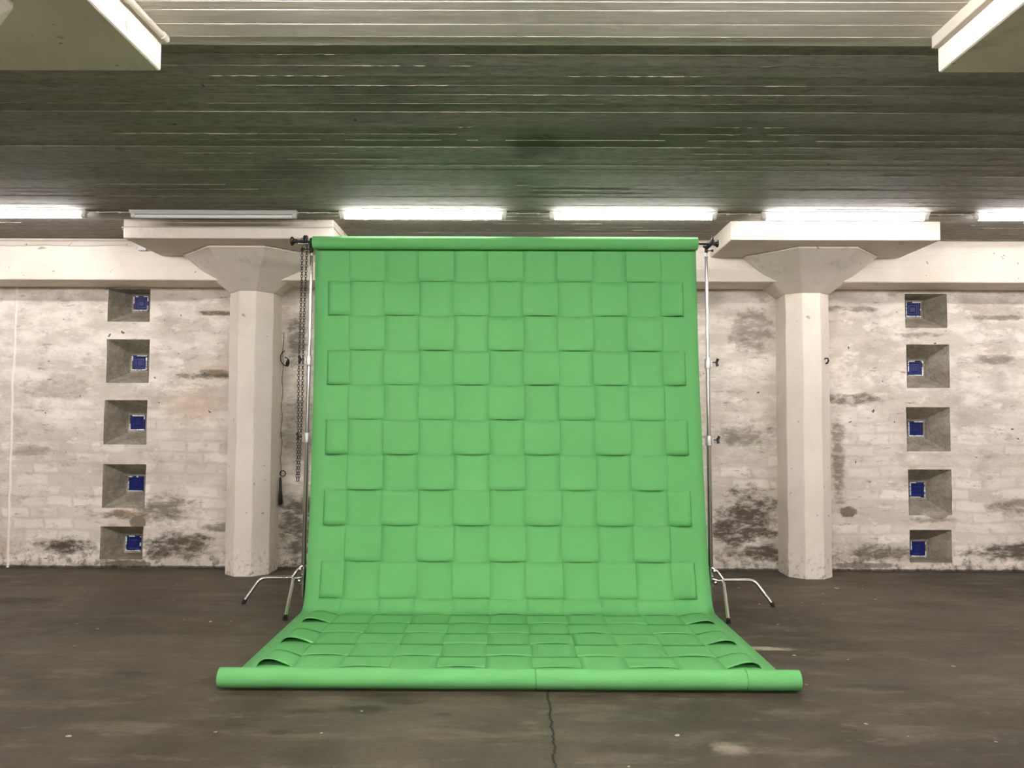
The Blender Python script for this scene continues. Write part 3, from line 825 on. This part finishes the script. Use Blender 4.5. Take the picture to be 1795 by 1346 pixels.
# ------------------------------------------------------------------ stands and roller heads
def bend(p0, p1, p2, r, n=7):
    p0, p1, p2 = Vector(p0), Vector(p1), Vector(p2)
    a = p1 + (p0 - p1).normalized() * r; b = p1 + (p2 - p1).normalized() * r
    return [a.lerp(p1, t).lerp(p1.lerp(b, t), t) for t in [k / n for k in range(n + 1)]]
SY = 5.74
def stand(label, side, xt, xb, coll, hub, knee, legs):
    """side = -1 left of the paper, 1 right"""
    t = thing('light_stand', (xb, SY, 0), label, 'light stand')
    X = lambda z: xb + (xt - xb) * z / 2.45
    P = lambda z: (X(z), SY, z)
    z1, z2 = coll
    build('lower_pole', MB().tube([P(0.035), P(z2 + 0.02)], 0.0170, 20), M['chrome'], t, smooth=50)
    build('middle_pole', MB().tube([P(z2), P(z1 + 0.02)], 0.0145, 20), M['chrome'], t, smooth=50)
    up = build('upper_pole', MB().tube([P(z1), P(2.452)], 0.0120, 20), M['chrome'], t, smooth=50)
    build('spigot', MB().lathe([(0, 0.012), (0.002, 0.016), (0.008, 0.016), (0.010, 0.009), (0.03, 0.009), (0.034, 0.0065), (0.040, 0.0065), (0.044, 0.009), (0.060, 0.009)], P(2.443), (0, 0, 1), 20), M['alloy'], up, smooth=40)
    for z, r in ((z1, 0.0165), (z2, 0.019)):
        c = build('collar', MB().lathe([(-0.034, r + 0.001), (-0.034, r + 0.005), (-0.026, r + 0.006), (0.024, r + 0.006), (0.027, r + 0.0045), (0.036, r + 0.0045), (0.036, r - 0.002)], P(z), (0, 0, 1), 24)
                  .box((X(z) + side * 0.012 - 0.018, SY - 0.014, z - 0.026), (X(z) + side * 0.012 + 0.018, SY + 0.014, z + 0.020)), M['alloy'], t, smooth=40, bevel=0.002)
        x = X(z) + side * 0.030
        k = build('knob_screw', MB().tube([(x, SY - 0.006, z + 0.008), (x + side * 0.030, SY - 0.010, z + 0.009)], 0.0045, 10), M['steel'], c, smooth=50)
        x += side * 0.030
        mb = MB()
        mb.tube([(x - side * 0.008, SY - 0.010, z + 0.009), (x + side * 0.006, SY - 0.010, z + 0.009)], 0.010, 14)
        mb.tube([(x, SY - 0.010, z + 0.010), (x + side * 0.010, SY - 0.014, z + 0.034)], [0.009, 0.0105], 12)
        mb.tube([(x, SY - 0.010, z + 0.008), (x + side * 0.006, SY - 0.012, z - 0.018)], [0.009, 0.0105], 12)
        build('knob', mb, M['black'], c, smooth=50)
    # base: hub, brace, three bent legs
    hx = X(hub)
    b = build('hub', MB().lathe([(-0.055, 0.019), (-0.055, 0.027), (-0.02, 0.030), (0.02, 0.030), (0.045, 0.026), (0.05, 0.018)], P(hub), (0, 0, 1), 20)
              .lathe([(-0.03, 0.019), (-0.03, 0.024), (0.012, 0.024), (0.014, 0.018)], P(hub - 0.095), (0, 0, 1), 20), M['chrome'], t, smooth=40)
    kx, ky, kz = knee
    mb = MB()
    mb.tube([(hx, SY - 0.020, hub + 0.045), (hx + (kx - hx) * 0.5, (SY + ky) / 2 - 0.012, hub + 0.020), (kx, ky, kz + 0.004)], [0.011, 0.010, 0.012], 12)
    mb.tube([(hx, SY - 0.020, hub - 0.030), (hx + (kx - hx) * 0.6, ky - 0.005, kz - 0.006), (kx, ky, kz)], [0.010, 0.009, 0.011], 12)
    mb.lathe([(0, 0.004), (0.004, 0.013), (0.014, 0.013), (0.018, 0.007)], (hx + side * 0.012, SY - 0.045, hub + 0.025), (0, -1, 0), 14)
    mb.lathe([(0, 0.004), (0.004, 0.012), (0.014, 0.012), (0.018, 0.006)], (hx + side * 0.020, SY - 0.042, hub - 0.055), (0, -1, 0), 14)
    build('leg_bracket', mb, M['chrome'], t, smooth=50)
    for root, kn, foot in legs:
        pts = [Vector(root)] + bend(root, kn, foot, 0.045) + [Vector(foot) + Vector((0, 0, 0.012))]
        lg = build('leg', MB().tube(pts, 0.0122, 16), M['chrome'], t, smooth=50)
        d = (Vector(foot) - Vector(kn)).normalized()
        ft = Vector(foot); a = ft + Vector((0, 0, 0.0125)) - d * 0.020
        build('foot_cap', MB().tube([a, ft + Vector((0, 0, 0.0105))], 0.0142, 16).lathe([(0, 0.010), (0.001, 0.0142), (0.010, 0.0142)], ft, (0, 0, 1), 16), M['rubber'], lg, smooth=50)
    return t
stand('chrome light stand with sprawling legs at the left edge of the paper', -1, -1.459, -1.482, (1.691, 1.144), 0.205, (-1.545, 5.705, 0.172),
      [((-1.545, 5.705, 0.172), (-1.765, 5.683, 0.172), (-1.868, 5.649, 0)), ((-1.545, 5.705, 0.168), (-1.512, 5.58, 0.160), (-1.453, 5.200, 0)), ((-1.46, 5.76, 0.172), (-1.30, 5.93, 0.165), (-1.22, 6.02, 0))])
stand('chrome light stand with sprawling legs at the right edge of the paper', 1, 1.362, 1.378, (1.680, 1.133), 0.205, (1.452, 5.705, 0.168),
      [((1.452, 5.705, 0.168), (1.665, 5.683, 0.172), (1.777, 5.635, 0)), ((1.452, 5.705, 0.166), (1.428, 5.58, 0.158), (1.348, 5.166, 0)), ((1.36, 5.76, 0.172), (1.22, 5.93, 0.165), (1.12, 6.02, 0))])

# right: plain expanding cone and hook
t = thing('roller_hook', (1.364, SY, 2.49), 'black roller hook with a round knob at the right end of the paper roll', 'backdrop bracket', 'roller hooks on the stands')
build('post', MB().tube([(1.363, SY, 2.472), (1.363, SY, 2.545)], 0.0095, 14).lathe([(0, 0.0095), (0.004, 0.012), (0.03, 0.012), (0.034, 0.010)], (1.363, SY, 2.475), (0, 0, 1), 14), M['black'], t, smooth=45)
build('cradle', MB().tube([(1.350, SY, 2.522), (1.362, SY - 0.025, 2.508), (1.376, SY - 0.048, 2.520), (1.392, SY - 0.056, 2.552), (1.398, SY - 0.05, 2.572)], [0.014, 0.016, 0.016, 0.012, 0.006], 12)
      .tube([(1.363, SY, 2.53), (1.385, SY - 0.03, 2.545), (1.402, SY - 0.05, 2.553)], [0.014, 0.013, 0.010], 12), M['black'], t, smooth=50)
build('spindle', MB().tube([(1.20, 5.690, 2.5275), (1.372, 5.690, 2.5285), (1.415, 5.690, 2.5300)], [0.008, 0.0085, 0.0085], 14), M['black'], t, smooth=50)
build('knob', MB().lathe([(0, 0.011), (0.012, 0.013), (0.026, 0.020), (0.034, 0.0265), (0.040, 0.027), (0.043, 0.024), (0.044, 0.001)], (1.392, 5.690, 2.529), (1, 0, 0), 24), M['black'], t, smooth=50)
build('locking_screw', MB().tube([(1.370, SY - 0.006, 2.487), (1.392, SY - 0.012, 2.487)], 0.004, 10).lathe([(0, 0.004), (0.006, 0.008), (0.014, 0.0105), (0.018, 0.008)], (1.392, SY - 0.012, 2.487), (1, 0, 0), 14), M['black'], t, smooth=50)
# left: chain drive head
t = thing('roller_hook', (-1.462, SY, 2.49), 'black and white chain drive hook at the left end of the paper roll', 'backdrop bracket', 'roller hooks on the stands')
build('post', MB().tube([(-1.461, SY, 2.462), (-1.461, SY, 2.572)], 0.011, 14).lathe([(0, 0.011), (0.006, 0.016), (0.045, 0.016), (0.052, 0.011)], (-1.461, SY, 2.470), (0, 0, 1), 14), M['black'], t, smooth=45)
build('bracket', MB().box((-1.542, SY - 0.055, 2.516), (-1.470, SY - 0.015, 2.522)).box((-1.476, SY - 0.055, 2.516), (-1.470, SY - 0.015, 2.556)).box((-1.545, SY - 0.055, 2.516), (-1.540, SY - 0.015, 2.550)), M['batten'], t, bevel=0.001)
build('chain_wheel', MB().lathe([(0, 0.010), (0.003, 0.034), (0.010, 0.036), (0.013, 0.027), (0.017, 0.027), (0.020, 0.036), (0.027, 0.034), (0.030, 0.012)], (-1.508, SY - 0.036, 2.548), (1, 0, 0), 24), M['black'], t, smooth=45)
build('spindle', MB().tube([(-1.60, 5.690, 2.538), (-1.53, 5.690, 2.5335), (-1.34, 5.690, 2.5275)], 0.009, 14).lathe([(0, 0.012), (0.006, 0.033), (0.016, 0.036), (0.017, 0.010)], (-1.455, 5.690, 2.5285), (1, 0, 0), 22), M['black'], t, smooth=45)
build('knob', MB().lathe([(0, 0.012), (-0.020, 0.014), (-0.030, 0.022), (-0.036, 0.032), (-0.046, 0.033), (-0.050, 0.028), (-0.052, 0.001)], (-1.545, 5.690, 2.537), (1, 0, 0), 24), M['black'], t, smooth=50)
build('locking_screw', MB().tube([(-1.470, SY - 0.008, 2.487), (-1.505, SY - 0.016, 2.487)], 0.0045, 10).lathe([(0, 0.005), (0.008, 0.010), (0.022, 0.014), (0.028, 0.010)], (-1.502, SY - 0.016, 2.488), (-1, 0, 0), 14), M['black'], t, smooth=50)

# pull chain: two hanging strands of links joined at the bottom
mb = MB(); rnd = random.Random(2)
def link(mb, c, d, flat):
    """oval ring centred on c, long side along d"""
    d = Vector(d).normalized(); s_ = Vector((1, 0, 0)) if flat else Vector((0.45, -0.9, 0)).normalized()
    s_ = (s_ - d * s_.dot(d)).normalized()
    pts = []
    for k in range(11):
        a = 2 * PI * k / 10; pts.append(Vector(c) + s_ * math.cos(a) * 0.0082 + d * math.sin(a) * 0.0135)
    mb.tube(pts, 0.0022, 6, False)
path = []
top, bot = 2.560, 0.850
N = 92
def strand(x0, x1, sgn):
    out = []
    for k in range(N + 1):
        u = k / N
        out.append(Vector((x0 + (x1 - x0) * u + 0.003 * math.sin(u * 9 + sgn), SY - 0.036 + 0.004 * math.sin(u * 5), top + (bot - top) * u)))
    return out
A = strand(-1.520, -1.530, 0); B = strand(-1.487, -1.512, 1.5)
for S_ in (A, B):
    for k in range(N):
        c = (S_[k] + S_[k + 1]) / 2; link(mb, c, S_[k + 1] - S_[k], k % 2 == 0)
link(mb, (A[-1] + B[-1]) / 2 + Vector((0, 0, -0.008)), (1, 0, 0.1), False)
tag(build('pull_chain', mb, M['chain'], smooth=60), 'long dark loop of chain hanging beside the left light stand', 'chain')
